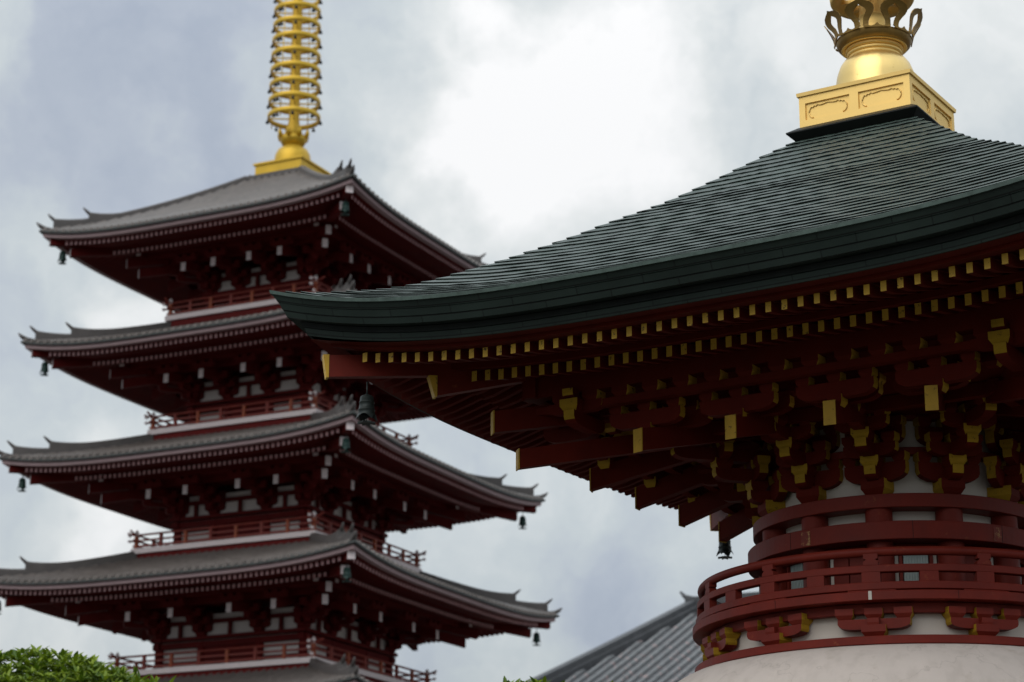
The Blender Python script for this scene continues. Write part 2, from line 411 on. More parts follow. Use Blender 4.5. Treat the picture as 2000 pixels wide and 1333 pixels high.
# bracket parts ------------------------------------------------------------
Zv = Vector((0, 0, 1))
def masu(m, P, d, w, h, mi=0, ye=1):
    # bearing block: square top, tapered foot; ye faces (along +-d) painted
    d = Vector(d); t = Vector((-d.y, d.x, 0)); P = Vector(P); vs = []
    for z, k in ((0, .68), (h * .42, 1), (h, 1)):
        for a, b in ((-1, -1), (1, -1), (1, 1), (-1, 1)): vs.append(P + d * a * w / 2 * k + t * b * w / 2 * k + Zv * z)
    fs = [(0, 3, 2, 1), (8, 9, 10, 11)]; ms = [mi, mi]
    for o in (0, 4):
        for k, (a, b) in enumerate(((0, 1), (1, 2), (2, 3), (3, 0))):
            fs.append((o + a, o + b, o + 4 + b, o + 4 + a)); ms.append(ye if k in (1, 3) and ye is not None else mi)
    m.add(vs, fs, ms)
def hijiki(m, P, d, L0, L1, w, h, mi=0, ye=1):
    # boat-shaped bracket arm along d from -L0 to +L1, P at mid lower edge
    d = Vector(d); P = Vector(P)
    c = min(.42 * h + .06, (L0 + L1) * .2)
    def cur(L, sg):
        pts = []
        for k in range(5):
            a = k / 4 * pi / 2; pts.append((sg * (L - c * 1.5 * (1 - sin(a))), h * .55 * (1 - cos(a))))
        return pts
    right = cur(L1, 1); left = cur(L0, -1)
    poly = []
    poly += right + [(L1, h)] + [(-L0, h)] + left[::-1]
    n = len(poly); em = {4: ye, 6: ye} if ye is not None else {}
    # paint the last curved facet too
    if ye is not None: em[3] = ye; em[7] = ye
    m.prism(poly, P, d, Zv, Vector((-d.y, d.x, 0)), w, mi, em)
def bset(m, P, ang, k=1., kz=1., tang=None, mi=0, ye=1, wall=True, out=(.20, .50, .76), pitch=.62):
    """stepped bracket: P on the column head, ang = outward direction, tang = direction of the cross arms' outward normal"""
    d = Vector((cos(ang), sin(ang), 0)); ta = ang if tang is None else tang
    n = Vector((cos(ta), sin(ta), 0)); t = Vector((-n.y, n.x, 0)); P = Vector(P)
    if wall: masu(m, P, t, .27 * k, .17 * kz, mi, ye)
    z = P.z + .15 * kz
    zz = [z, z + .235 * kz, z + .455 * kz]
    for i, o in enumerate(out):
        o *= k
        Q = Vector((P.x, P.y, zz[i]))
        hijiki(m, Q, d, .12 * k, o + .06 * k, .125 * k, .14 * kz, mi, ye)
        masu(m, Q + d * (o - .035 * k) + Zv * .13 * kz, d, .20 * k, .115 * kz, mi, ye)
    # cross arms at the wall and at each step
    for i, o in enumerate((0,) + tuple(out[:2])):
        if i == 0 and not wall: continue
        for lev in ((0, 1) if i == 0 else (0,)):
            Q = Vector((P.x, P.y, zz[i if i else 0] + (.235 * kz if lev else 0))) + d * max(0, (o * k - .02 * k) if i else 0)
            L = (pitch / 2 - .02 * lev) * (k if i or not wall else 1) * (1 if i == 0 else .85)
            hh = .20 if i == 0 else .14
            if lev: Q = Q + Zv * .155 * kz
            hijiki(m, Q + Zv * .002, t, L, L, .10 * k, hh * kz, mi, ye)
            for e in (-1, 0, 1):
                masu(m, Q + t * e * (L - .07 * k) + Zv * (hh - .002) * kz, t, .15 * k, .105 * kz, mi, ye)
# purlins and wall-parallel beams
mb = MB()
for q in range(4):
    for (u, z0, z1, wd, ex) in ((2.95, 8.17, 8.40, .15, .12), (2.45, 8.02, 8.14, .11, .1), (1.95, 7.78, 7.92, .11, .1)):
        e = u + ex
        mb.beam(sidepts(q, -e, u, z0 + (.001 * q)), sidepts(q, e, u, z0 + (.001 * q)), wd, z1 - z0, 0)
    # slatted ceiling boards between the beams
    for (u0, z0, u1, z1) in ((2.95, 8.30, 2.45, 8.13), (2.45, 8.12, 1.95, 7.915), (1.95, 7.90, 1.2, 7.88)):
        mb.grid([[sidepts(q, -u0, u0, z0), sidepts(q, u0, u0, z0)], [sidepts(q, -u1, u1, z1), sidepts(q, u1, u1, z1)]], 0)
    for k in range(-7, 8): masu(mb, sidepts(q, k * .37, 2.93, 8.06), Vector(rot((1, 0, 0), q)), .19, .112, 0, 1)
    mb.beam(sidepts(q, -2.98, 2.93, 7.985 + .001 * q), sidepts(q, 2.98, 2.93, 7.985 + .001 * q), .12, .08)
    for k in range(-5, 6): masu(mb, sidepts(q, k * .42, 2.45, 7.925), Vector(rot((1, 0, 0), q)), .17, .10, 0, 1)
    for x in (-1.45, -.5, .5, 1.45): hijiki(mb, sidepts(q, x, 2.45, 7.765), Vector(rot((1, 0, 0), q)), .40, .40, .11, .17, 0, 1)
mb.build('purlin', [REDR, YEL], B)

# wall of the upper drum
mb = MB()
mb.lathe([(1.36, 6.6), (1.36, 8.3)], 96); mb.build('plaster_drum', PLW, B)
mb = MB(); mb.ring(1.30, 1.47, 7.455, 7.535, 96); mb.ring(1.3, 1.48, 7.845, 7.92, 96); mb.build('ring_beam', RED, B)
COLA = [radians(15 + 30 * k) for k in range(12)]
for k, a in enumerate(COLA):
    P = Vector((1.45 * cos(a), 1.45 * sin(a), 7.005))
    # which square side does it serve
    ad = math.degrees(a) % 360
    corner = min(abs((ad - c + 180) % 360 - 180) for c in (45, 135, 225, 315)) < 1
    m = MB()
    if corner:
        bset(m, P, a, 1., 1., a, pitch=.70, out=(.22, .62, 1.1))
    else:
        sidea = round(ad / 90) * 90; sgn = 1 if ((ad - sidea + 180) % 360 - 180) > 0 else -1
        bset(m, P, radians(sidea) + sgn * .111, 1., 1., radians(sidea), pitch=.70)
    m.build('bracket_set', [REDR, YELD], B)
# tail rafters
def tail(P, E, w, h, hang=True, nrm=None, pitch=.86, mi0=REDR, k=1.):
    m = MB(); P = Vector(P); E = Vector(E); m.beam(P, E, w, h, 0); o = m.build('tail_rafter', mi0, B)
    dd = (E - P).normalized(); m = MB(); m.beam(E + dd * .001 - Zv * .008, E + dd * .016 - Zv * .008, w + .014, h + .016, 0); m.build('end_plate', YELP, o)
    if hang:
        m = MB(); n = Vector(nrm); t = Vector((-n.y, n.x, 0)); Q = E - n * .10 + Zv * (h - .02)
        masu(m, Q - n * .1, t, .16, .12); hijiki(m, Q - n * .1 + Zv * .09, t, pitch / 2, pitch / 2, .11, .17)
        for e in (-1, 0, 1): masu(m, Q - n * .1 + Zv * .25 + t * e * (pitch / 2 - .08), t, .15, .11)
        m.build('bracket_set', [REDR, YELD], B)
for q in range(4):
    for (x0, y0, x1, y1) in ((.395, 1.42, .555, 2.985), (-.395, 1.42, -.555, 2.985), (1.03, 1.03, 1.645, 2.985), (-1.03, 1.03, -1.645, 2.985)):
        p = Vector(sidepts(q, x0, y0, 7.43 + .26 * (2.985 - y0))); e = Vector(sidepts(q, x1, y1, 7.425))
        tail(p, e, .115, .24, True, Vector(rot((0, -1, 0), q)))
    tail(diag(q, 1.1, 7.40 + .22 * 2.4), diag(q, 3.08, 7.39), .11, .21, False)
    tail(diag(q, 1.3, 7.78 + .2 * 2.4), diag(q, 3.28, 7.77), .11, .24, False)
    for sg in (-1, 1):
        m = MB(); n = Vector(rot((0, -1, 0), q)); t = Vector((-n.y, n.x, 0)); Q = Vector(sidepts(q, sg * 2.42, 2.95, 7.80))
        hijiki(m, Q, n, .5, .17, .13, .16); masu(m, Q + Zv * .15 + n * .07, n, .22, .13); hijiki(m, Q + Zv * .275, n, .4, .20, .13, .115)
        hijiki(m, Q + Zv * .152, t, .34, .34, .10, .12)
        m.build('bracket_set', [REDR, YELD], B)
# drum beams and columns
mb = MB(); mb.ring(1.25, 1.60, 6.855, 7.003, 120); mb.build('ring_beam', RED, B)
mb = MB(); mb.ring(1.25, 1.665, 6.50, 6.695, 120); mb.build('ring_beam', RED, B)
mb = MB(); mb.ring(1.28, 1.42, 6.42, 6.498, 96); mb.build('ring_beam', REDR, B)
for a in COLA:
    m = MB(); m.lathe([(.145, 5.85), (.145, 6.86)], 24, c=(1.43 * cos(a), 1.43 * sin(a), 0)); m.build('column', RED, B)
# lower wall with doors and lattice windows
mb = MB(); mb.lathe([(1.31, 5.8), (1.31, 6.5)], 96); mb.build('drum_wall', REDR, B)
def arcbox(m, r, a, w, z0, z1, dp, mi=0):
    m.box(((r) * cos(a), (r) * sin(a), (z0 + z1) / 2), (dp, w, z1 - z0), a, mi)
for k in range(12):
    a = radians(30 * k)
    win = (k % 2 == 0)
    m = MB()
    if win:
        arcbox(m, 1.345, a, .26, 5.98, 6.44, .03)
        for j in range(9): arcbox(m, 1.365, a + (j - 4) * .021, .012, 5.98, 6.44, .02, 1)
        o = m.build('lattice_window', [LAT, LAT], B)
        m = MB()
        for e in (-1, 1): arcbox(m, 1.37, a + e * .116, .035, 5.9, 6.45, .05)
        arcbox(m, 1.37, a, .36, 6.441, 6.48, .05); m.build('window_frame', RED, o)
    else:
        for e in (-1, 1): arcbox(m, 1.345, a + e * .075, .19, 5.92, 6.42, .03)
        arcbox(m, 1.35, a, .42, 6.421, 6.47, .05)
        m.build('door', RED, B)
    for e in (-1, 1): m = MB(); arcbox(m, 1.355, a + e * .148, .036, 5.9, 6.47, .03); m.build('plaster_strip', PLW, B)
# balcony
mb = MB(); mb.ring(1.5, 2.30, 5.748, 5.843, 128); o = mb.build('balcony_floor', RED, B)
m = MB(); a = radians(-75.2); arcbox(m, 2.306, a, .034, 5.752, 5.84, .012); m.build('paper_mark', PLW, o)
for ad_, ww_ in ((-103.0, .12), (-28.8, .11)):
    m = MB(); arcbox(m, 1.664, radians(ad_), ww_, 6.515, 6.665, .008); m.build('worn_patch', WORN, B)
for ad_ in (-110.5, -62, -26.5, 12, 70, 160):
    m = MB(); arcbox(m, 1.6635, radians(ad_), .005, 6.503, 6.692, .006); m.build('beam_joint', COPL, B)
    m = MB(); arcbox(m, 2.2985, radians(ad_ + 9), .005, 5.751, 5.84, .006); m.build('beam_joint', COPL, B)
mb = MB(); mb.ring(2.04, 2.13, 5.64, 5.745, 96); mb.build('ring_beam', RED, B)
R = empty('railing', (0, 0, 0)); R.parent = B
mb = MB(); mb.ring(2.16, 2.262, 5.861, 5.94, 128); mb.build('rail', RED, R)
for a in COLA:                                       # packing blocks under the lowest rail leave narrow slots
    mb = MB(); mb.ring(2.17, 2.258, 5.8432, 5.8615, 6, a - radians(6.2), a + radians(6.2)); mb.build('packing_block', RED, R)
mb = MB(); mb.ring(2.155, 2.245, 6.045, 6.12, 128); mb.build('rail', RED, R)
mb = MB(); mb.lathe([(2.19 + .048 * cos(t * pi / 6), 6.262 + .048 * sin(t * pi / 6)) for t in range(12)], 128, close=True); mb.build('rail', RED, R)
for k in range(24):
    a = radians(15 * k)
    m = MB(); arcbox(m, 2.205, a, .19, 5.94, 6.046, .085)
    if k % 2 == 1:
        arcbox(m, 2.2, a, .15, 6.120, 6.125, .085)
        d = Vector((cos(a), sin(a), 0)); t = Vector((-d.y, d.x, 0))
        w_ = .077; prof = [(-w_, 0), (w_, 0), (w_ * .98, .035), (w_ * .62, .058), (w_ * .62, .062), (w_ * .95, .066), (w_ * .95, .118), (-w_ * .95, .118), (-w_ * .95, .066), (-w_ * .62, .062), (-w_ * .62, .058), (-w_ * .98, .035)]
        m.prism(prof, d * 2.195 + Zv * 6.12, t, Zv, d, .085)
    m.build('rail_post', RED, R)
# lower drum, brackets, dome
mb = MB(); mb.lathe([(2.03, 5.25), (2.03, 5.76)], 96); mb.build('plaster_drum', PLW, B)
mb = MB(); mb.ring(1.9, 2.285, 5.302, 5.388, 128); mb.build('ring_beam', RED, B)
for a in COLA:
    d = Vector((cos(a), sin(a), 0)); t = Vector((-d.y, d.x, 0)); m = MB(); P = d * 2.10
    masu(m, P + Zv * 5.388, t, .25, .125, 0, 1)
    hijiki(m, P + Zv * 5.475, t, .37, .37, .13, .105, 0, 1)
    for e in (-1, 0, 1): masu(m, P - d * .012 + t * e * .30 + Zv * 5.578, t, .185, .112, 0, 1)
    hijiki(m, P + Zv * 5.48, d, .1, .13, .12, .10, 0, 0)
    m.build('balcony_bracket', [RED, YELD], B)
mb = MB(); mb.lathe([(2.0, 5.31), (2.24, 5.305), (2.36, 5.275), (2.48, 5.215), (2.60, 5.125), (2.71, 5.01), (2.80, 4.87), (2.87, 4.70), (2.91, 4.5), (2.92, 4.25)], 128)
mb.build('plaster_dome', PLA, B)
# below the frame: skirt roof, walls, stone base
mb = MB()
def skirt(m, a, zt, ai, zi, lf, nrow=10):
    for q in range(4):
        rows = []
        for i in range(nrow + 1):
            f = i / nrow; u = a + (ai - a) * f; z = zt + (zi - zt) * (f * .7 + .3 * f * f)
            rows.append([sidepts(q, u * (j / 24 * 2 - 1), u, z + lf * (abs(j / 24 * 2 - 1) * u / a) ** 3.4) for j in range(25)])
        m.grid(rows, 0)
        m.grid([[sidepts(q, a * (j / 24 * 2 - 1), a, zt - .22 * e + lf * abs(j / 24 * 2 - 1) ** 3.4) for j in range(25)] for e in (1, 0)], 0)
        m.grid([[sidepts(q, a * (j / 24 * 2 - 1), a, zt - .22 + lf * abs(j / 24 * 2 - 1) ** 3.4) for j in range(25)], [sidepts(q, 2.2 * (j / 24 * 2 - 1), 2.2, zt) for j in range(25)]], 0)
skirt(mb, 4.0, 3.45, 2.5, 4.28, .3); mb.build('skirt_roof', COPF, B)
mb = MB(); mb.box((0, 0, 2.05), (4.3, 4.3, 2.9)); mb.build('lower_wall', PLW, B)
for q in range(4):
    for s in (-2.1, -.75, .75):
        m = MB(); m.lathe([(.16, .6), (.16, 3.5)], 16, c=sidepts(q, s, 2.16, 0)); m.build('column', RED, B)
mb = MB(); mb.box((0, 0, .3), (6.4, 6.4, .6)); mb.build('stone_base', STO, B)

# finial of the near building ------------------------------------------------
mb = MB()
def sq(m, prof, mi=0):
    for (a, z0), (b, z1) in zip(prof, prof[1:]):
        for q in range(4): m.add([rot((-a, -a, z0), q), rot((a, -a, z0), q), rot((b, -b, z1), q), rot((-b, -b, z1), q)], [(0, 1, 2, 3)], mi)
sq(mb, [(.70, 11.50), (.74, 11.52), (.818, 11.597), (.818, 11.612), (.705, 11.69), (.3, 11.692)]); mb.build('finial_foot', COPF, B)
fb = MB(); sq(fb, [(.692, 11.685), (.692, 12.075)]); fb = MB()
# box faces with recessed panels
PNL = [(-.615, -.055), (.055, .615)]; ZP0, ZP1 = 11.775, 11.985
for q in range(4):
    xs = [-.692] + [v for p in PNL for v in p] + [.692]; zs = [11.688, ZP0, ZP1, 12.08]
    for i in range(len(xs) - 1):
        for j in range(3):
            hole = j == 1 and i in (1, 3)
            if not hole:
                fb.add([sidepts(q, xs[i], .692, zs[j]), sidepts(q, xs[i + 1], .692, zs[j]), sidepts(q, xs[i + 1], .692, zs[j + 1]), sidepts(q, xs[i], .692, zs[j + 1])], [(0, 1, 2, 3)])
            else:
                a, b = xs[i], xs[i + 1]; dp = .692 - .022
                F = [sidepts(q, a, .692, ZP0), sidepts(q, b, .692, ZP0), sidepts(q, b, .692, ZP1), sidepts(q, a, .692, ZP1)]
                G = [sidepts(q, a + .004, dp, ZP0 + .004), sidepts(q, b - .004, dp, ZP0 + .004), sidepts(q, b - .004, dp, ZP1 - .004), sidepts(q, a + .004, dp, ZP1 - .004)]
                fb.add(F + G, [(4, 5, 6, 7), (0, 1, 5, 4), (1, 2, 6, 5), (2, 3, 7, 6), (3, 0, 4, 7)])
box = fb.build('finial_box', GOLD, B)
m = MB(); sq(m, [(.66, 12.072), (.712, 12.078), (.716, 12.122), (.700, 12.128), (.2, 12.13)]); m.build('box_rim', GOLD, box)
for q in range(4):
    for (a, b) in PNL:
        # cusped arch moulding: plate with a cusped opening edge, standing proud in the recess
        c = (a + b) / 2; hw = (b - a) / 2 - .035; pts = []
        zb, zt = ZP0 + .02, ZP1 - .03
        HH = zt - zb
        for k in range(9):
            th = radians(265 - 125 * k / 8); pts.append((c + hw * (-.74 + .24 * cos(th)), zb + HH * (.44 + .44 * sin(th))))
        for (x0, x1, z0_, z1_) in ((-.92, -.77, .74, .80), (-.77, -.61, .80, .86), (-.61, -.44, .86, .91)):
            for k in range(1, 6):
                f = k / 5; pts.append((c + hw * (x0 + (x1 - x0) * f), zb + HH * (z0_ + (z1_ - z0_) * f + .09 * sin(pi * f))))
        for k in range(1, 6): f = k / 5; pts.append((c + hw * (-.44 + .44 * f), zb + HH * (.91 + .09 * f * f)))
        full = pts + [(2 * c - x, z) for x, z in pts[::-1]]
        m = MB(); m.tube([sidepts(q, x, .676, z) for x, z in full], .0075, 6); m.build('cusped_panel', GOLD, box)
m = MB()
m.lathe([(.485, 12.12), (.480, 12.20), (.468, 12.36), (.452, 12.46), (.420, 12.55), (.372, 12.62), (.325, 12.655), (.312, 12.66)], 64); 
rn = random.Random(3); fl = [rn.uniform(-1, 1) for _ in range(64)]
m.v = [(x * (1 + .007 * fl[int(round((atan2(y, x) % (2 * pi)) / (2 * pi) * 64)) % 64]), y * (1 + .007 * fl[int(round((atan2(y, x) % (2 * pi)) / (2 * pi) * 64)) % 64]), z) for x, y, z in m.v]
m.build('finial_bowl', GOLDB, B)
m = MB()
prof = [(.305, 12.65), (.313, 12.665), (.313, 12.685), (.304, 12.690), (.318, 12.698), (.326, 12.710), (.326, 12.730), (.312, 12.738), (.334, 12.748), (.342, 12.76), (.342, 12.785), (.325, 12.795)]
m.lathe(prof, 64, smooth=False); m.build('finial_neck', GOLD, B)
# lotus crown
m = MB(); m.lathe([(.325, 12.795), (.37, 12.785), (.405, 12.80), (.432, 12.83), (.445, 12.865), (.452, 12.90)], 96)
m.lathe([(.452, 12.90), (.440, 12.901), (.425, 12.88), (.39, 12.85), (.30, 12.83), (.15, 12.83)], 96)
crown = m.build('lotus_crown', GOLDD, B)
m = MB(); m.lathe([(.343, 12.79), (.372, 12.783), (.392, 12.789), (.375, 12.80)], 64); m.build('crown_lip', GOLD, crown)
def crown_xy(az, u, z):  # u tangential offset, z height above crown rim -> on flaring surface
    r = .452 + .025 * (z / .2) + .10 * max(0, z / .32) ** 2.0
    u *= 1.28
    return Vector((r * cos(az) - u * sin(az), r * sin(az) + u * cos(az), 12.895 + z * .97))
# azimuth of the view in local frame
va = -pi / 2 - YB + atan2(-4.32, 25) * -1
for k in range(8):
    az = -pi / 2 - YB - .17 + radians(-17) + k * pi / 4
    outer = [(.070, -.01), (.066, .03), (.070, .07), (.095, .12), (.122, .16), (.137, .20), (.135, .235), (.112, .27), (.070, .292), (.028, .305), (0, .325)]
    inner = [(.010, .025), (.016, .035), (.018, .07), (.026, .115), (.048, .155), (.060, .185), (.055, .21), (.036, .232), (.014, .250), (.004, .262), (0, .268)]
    m = MB()
    for sg in (-1, 1):
        n = len(outer); vs = []
        for rr in (0, .014):
            for (u, z) in outer: p = crown_xy(az, sg * u, z); d = Vector((cos(az), sin(az), 0)); vs.append(p + d * rr)
            for (u, z) in inner: p = crown_xy(az, sg * u, z); vs.append(p + d * rr)
        fs = []
        for i in range(n - 1):
            fs.append((i, i + 1, n + i + 1, n + i)); o = 2 * n; fs.append((o + i, o + i + 1, o + n + i + 1, o + n + i))
            fs.append((i, i + 1, o + i + 1, o + i)); fs.append((n + i, n + i + 1, o + n + i + 1, o + n + i))
        m.add(vs, fs)
    # small cusp between petals
    az2 = az + pi / 8
    for sg in (-1, 1):
        d2 = Vector((cos(az2), sin(az2), 0)); vs = []
        for rr in (0, .012):
            for (u, z) in ((.125, -.01), (.125, .02), (.10, .012), (.05, .006), (.02, .02), (0, .045), (0, -.01)):
                vs.append(crown_xy(az2, sg * u, z) + d2 * rr)
        m.add(vs, [(0, 1, 2, 3, 4, 5, 6), (7, 8, 9, 10, 11, 12, 13)] + [(i, (i + 1) % 7, 7 + (i + 1) % 7, 7 + i) for i in range(7)])
    m.build('petal', GOLDD, crown)
m = MB(); m.lathe([(.20, 12.83), (.205, 12.95), (.165, 13.1), (.160, 13.20), (.168, 13.205), (.168, 13.215), (.160, 13.22), (.150, 17.0), (.05, 17.4), (0, 17.42)], 40); m.build('finial_shaft', GOLD, B)
for k in range(6):
    rr = .50 - .012 * k; z = 13.40 + k * .42
    m = MB(); m.lathe([(rr - .17, z + .06), (rr - .09, z + .01), (rr - .02, z - .01), (rr, z + .02), (rr + .01, z + .12), (rr - .005, z + .14), (rr - .05, z + .12), (rr - .17, z + .12)], 64, close=True)
    for j in range(8):
        a = j * pi / 4 + .2; m.beam((.14 * cos(a), .14 * sin(a), z + .03), ((rr - .06) * cos(a), (rr - .06) * sin(a), z + .03), .05, .05)
    m.build('finial_ring', GOLD, B)

# ------------------------------------------------------------------ wind bells
def bell_parts(sc, mats, chain):
    P = []
    m = MB(); m.tube([(0, 0, 0), (0, 0, -chain)], .008 * sc, 6); m.tube([(-.02 * sc, 0, -chain), (0, 0, -chain + .02 * sc), (.02 * sc, 0, -chain)], .006 * sc, 6); P.append(('hanger', m))
    m = MB(); z0 = -chain
    m.lathe([(0, z0), (.045 * sc, z0 - .002), (.06 * sc, z0 - .015 * sc), (.066 * sc, z0 - .06 * sc), (.071 * sc, z0 - .062 * sc), (.071 * sc, z0 - .072 * sc), (.067 * sc, z0 - .075 * sc), (.072 * sc, z0 - .13 * sc), (.077 * sc, z0 - .133 * sc), (.077 * sc, z0 - .143 * sc), (.073 * sc, z0 - .146 * sc), (.078 * sc, z0 - .175 * sc)], 20)
    n = 32; vs = []
    for i in range(n):
        a = 2 * pi * i / n; c = abs(sin(2 * a)) ; fl = (1 - c) ** 1.2
        vs.append((.078 * sc * cos(a), .078 * sc * sin(a), z0 - .175 * sc))
        r = (.082 + .030 * fl) * sc; vs.append((r * cos(a), r * sin(a), z0 - (.185 + .055 * fl) * sc))
    m.add(vs, [(2 * i, 2 * ((i + 1) % n), 2 * ((i + 1) % n) + 1, 2 * i + 1) for i in range(n)], 0, True); P.append(('bell_body', m))
    m = MB(); m.tube([(0, 0, z0 - .1 * sc), (0, 0, z0 - .25 * sc)], .004 * sc, 5)
    for i in range(8):
        a = i * pi / 4; b = a + pi / 8
        m.add([(0, 0, z0 - .245 * sc), (.055 * sc * cos(a - pi / 8), .055 * sc * sin(a - pi / 8), z0 - .25 * sc), (.09 * sc * cos(a), .09 * sc * sin(a), z0 - .255 * sc), (.055 * sc * cos(b), .055 * sc * sin(b), z0 - .25 * sc),
               (0, 0, z0 - .257 * sc), (.055 * sc * cos(a - pi / 8), .055 * sc * sin(a - pi / 8), z0 - .262 * sc), (.09 * sc * cos(a), .09 * sc * sin(a), z0 - .267 * sc), (.055 * sc * cos(b), .055 * sc * sin(b), z0 - .262 * sc)],
              [(0, 1, 2, 3), (4, 7, 6, 5), (1, 5, 6, 2), (2, 6, 7, 3)])
    P.append(('clapper', m)); return P
def make_bell(loc, sc, mt, chain):
    r = empty('wind_bell', loc)
    for nm, m in bell_parts(sc, mt, chain): m.build(nm, mt, r)
    return r
def copy_tree(o, parent=None):
    c = o.copy(); COL.objects.link(c)
    if parent: c.parent = parent
    for ch in [x for x in list(COL.objects) if x.parent == o]: copy_tree(ch, c)
    return c
bb = make_bell(wB((-4.268, -4.268, 8.262)), 1.18, BRZ, .155); bb.rotation_euler = (0, 0, .5)
tag(bb, 'large grey bronze wind bell under the left corner of the near green roof', 'wind bell', 'wind bells under the green roof')
b2 = copy_tree(bb); b2.location = wB((-4.268, 4.268, 8.262)); b2.rotation_euler = (0, 0, 1.1)
tag(b2, 'dark wind bell half hidden at the far corner of the green roof, above the balcony', 'wind bell', 'wind bells under the green roof')

# ================================================================== five-storey tower
YA = .325 - pi / 2 + pi / 4
AC = Vector((-6.2179 * 80 / 60, 80., 0))
A = empty('five_storey_pagoda', AC, YA)
tag(A, 'tall blurred red pagoda with stacked grey tiled roofs and a yellow ringed spire', 'pagoda')
def wA(p): return AC + Matrix.Rotation(YA, 3, 'Z') @ Vector(p)
#        half  eave z  wall  inner tail slab half slab z
STO_ = [(6.495, 28.50, 2.03, .75, 3.20, 26.18),
        (6.76, 24.30, 2.35, .87, 3.50, 21.88),
        (7.12, 20.06, 2.60, 1.07, 3.76, 17.55),
        (7.51, 15.73, 2.92, 1.17, 4.08, 13.22),
        (7.92, 11.40, 3.25, 1.30, 4.6, 8.9)]
arest = MB(); acount = 0
for i, (a, zE, wl, ins, sh, sz) in enumerate(STO_):
    top = i == 0
    L0 = .44
    lift = lambda s, a=a: L0 * (abs(s) / a) ** 3.6
    if top: hin = .95; prof = lambda h, a=a, zE=zE: zE + .5 * (a - h) + .022 * (a - h) ** 2
    else:
        hin = STO_[i - 1][4] - .15; prof = lambda h, a=a, zE=zE: zE + .33 * (a - h) + .01 * (a - h) ** 2
    # tiled surface: pans + round cover rows
    m = MB()
    for q in range(4):
        rows = []
        for r in range(13):
            h = a - (a - hin) * r / 12
            rows.append([sidepts(q, h * (j / 30 * 2 - 1), h, prof(h) + lift(h * (j / 30 * 2 - 1))) for j in range(31)])
        m.grid(rows, 3)
        sp = .30; nr = int(a / sp)
        for k in range(-nr, nr + 1):
            s = k * sp
            if abs(s) > a - .1: continue
            hend = max(hin, abs(s)); rows = []
            nn = 8
            for r in range(nn + 1):
                h = a + .03 - (a + .03 - hend) * r / nn
                z = prof(min(h, a)) + lift(s)
                rows.append([sidepts(q, s + dx, h, z + dz) for dx, dz in ((-.075, -.01), (-.05, .065), (0, .09), (.05, .065), (.075, -.01))])
            m.grid(rows, 0, True)
            h = a + .03; z = prof(a) + lift(s); m.add([sidepts(q, s + dx, h, z + dz) for dx, dz in ((-.075, -.03), (-.05, .065), (0, .09), (.05, .065), (.075, -.03))], [(0, 1, 2, 3, 4)], 0)
        # tile edge
        band(m, q, a + .015, zE - .075, zE + .002, .2, lift, 30, 2)
    roof = m.build('roof', [TILE, TILED, TILEE, TILEP], A)
    # painted eave boards
    m = MB()
    for q in range(4): band(m, q, a - .10, zE - .21, zE - .07, .2, lambda s: lift(s) * .97, 30, 0)
    m.build('eave_board', EAVW, roof)
    m = MB()
    for q in range(4):
        band(m, q, a - .40, zE - .19, zE + .0, .2, lambda s: lift(s) * .9, 30, 0)
        m.grid([[sidepts(q, u * (j / 30 * 2 - 1), u, z + lift(u * (j / 30 * 2 - 1)) * .9) for j in range(31)] for (u, z) in ((a - .15, zE - .18), (a - .5, zE - .17), (a - 1.65, zE + .07))], 0)
        band(m, q, a - 1.62, zE - .17, zE - .03, .2, lambda s: lift(s) * .8, 30, 0)
        m.grid([[sidepts(q, u * (j / 30 * 2 - 1), u, z + lift(u * (j / 30 * 2 - 1)) * .75) for j in range(31)] for (u, z) in ((a - 1.65, zE - .16), (a - 2.7, zE + .14), (wl - .2, zE + .14 + .3 * (a - 2.5 - wl)))], 0)
    m.build('eave_soffit', REDA, roof)
    # rafters
    SPA = .205; nr = int((a - .6) / SPA)
    for q in range(4):
        for k in range(-nr - 1, nr + 1):
            s = (k + .5) * SPA
            for (ue, ze, ui, sl, f) in ((a - .50, zE - .335, a - 1.8, .17, .9), (a - 1.70, zE - .36, wl + .3, .3, .78)):
                if abs(s) > ue - .22: continue
                args = (q, s, ue, ze, ui, sl, .105, .135, (lambda s, f=f: lift(s) * f))
                if q == 0 and i in (2, 3) and ue > a - .6 and acount < 100:
                    mm = MB(); raft(mm, *args); mm.build('rafter', [REDA, PNK], roof); acount += 1
                else: raft(arest, *args)
    # hip beams, corner ridges
    for q in range(4):
        mm = MB(); mm.beam(diag(q, a - 2.0, zE - .02), diag(q, a - .27, zE - .10), .26, .30, 0, 1); mm.build('hip_beam', [REDA, WHP], roof)
        mm = MB(); mm.beam(diag(q, wl + .2, zE + .25), diag(q, a - .80, zE - .46), .28, .30, 0, 1); mm.build('hip_beam', [REDA, WHP], roof)
        d = Vector(rot((-1, -1, 0), q)).normalized(); n = Vector((-d.y, d.x, 0))
        def hz(h): return prof(h) + lift(h)
        mm = MB()
        def ridge(h0, h1, top0, hgt, w, curl):
            # h0 outer end, h1 inner; section box with rounded cap and upturned tip
            K = 14; rows = []
            for r in range(K + 1):
                f = r / K; h = h0 + (h1 - h0) * f
                base = Vector(rot((-h, -h, hz(min(h, a)) - .05), q)); t = hgt + curl * max(0, 1 - f * (abs(h1 - h0)) / 1.3) ** 2.2
                rows.append([base - n * w / 2, base - n * w / 2 + Zv * (t - .04), base - n * w * .3 + Zv * (t + .02), base + n * w * .3 + Zv * (t + .02), base + n * w / 2 + Zv * (t - .04), base + n * w / 2])
            mm.grid(rows, 0)
            mm.add(rows[0], [tuple(range(6))], 0)
            # projecting finial tile
            p = (rows[0][2] + rows[0][3]) / 2
            mm.tube([p - d * .25 - Zv * .10, p - Zv * .02, p + d * .12 + Zv * .08, p + d * .22 + Zv * .17], [.07, .065, .05, .025], 6, 1)
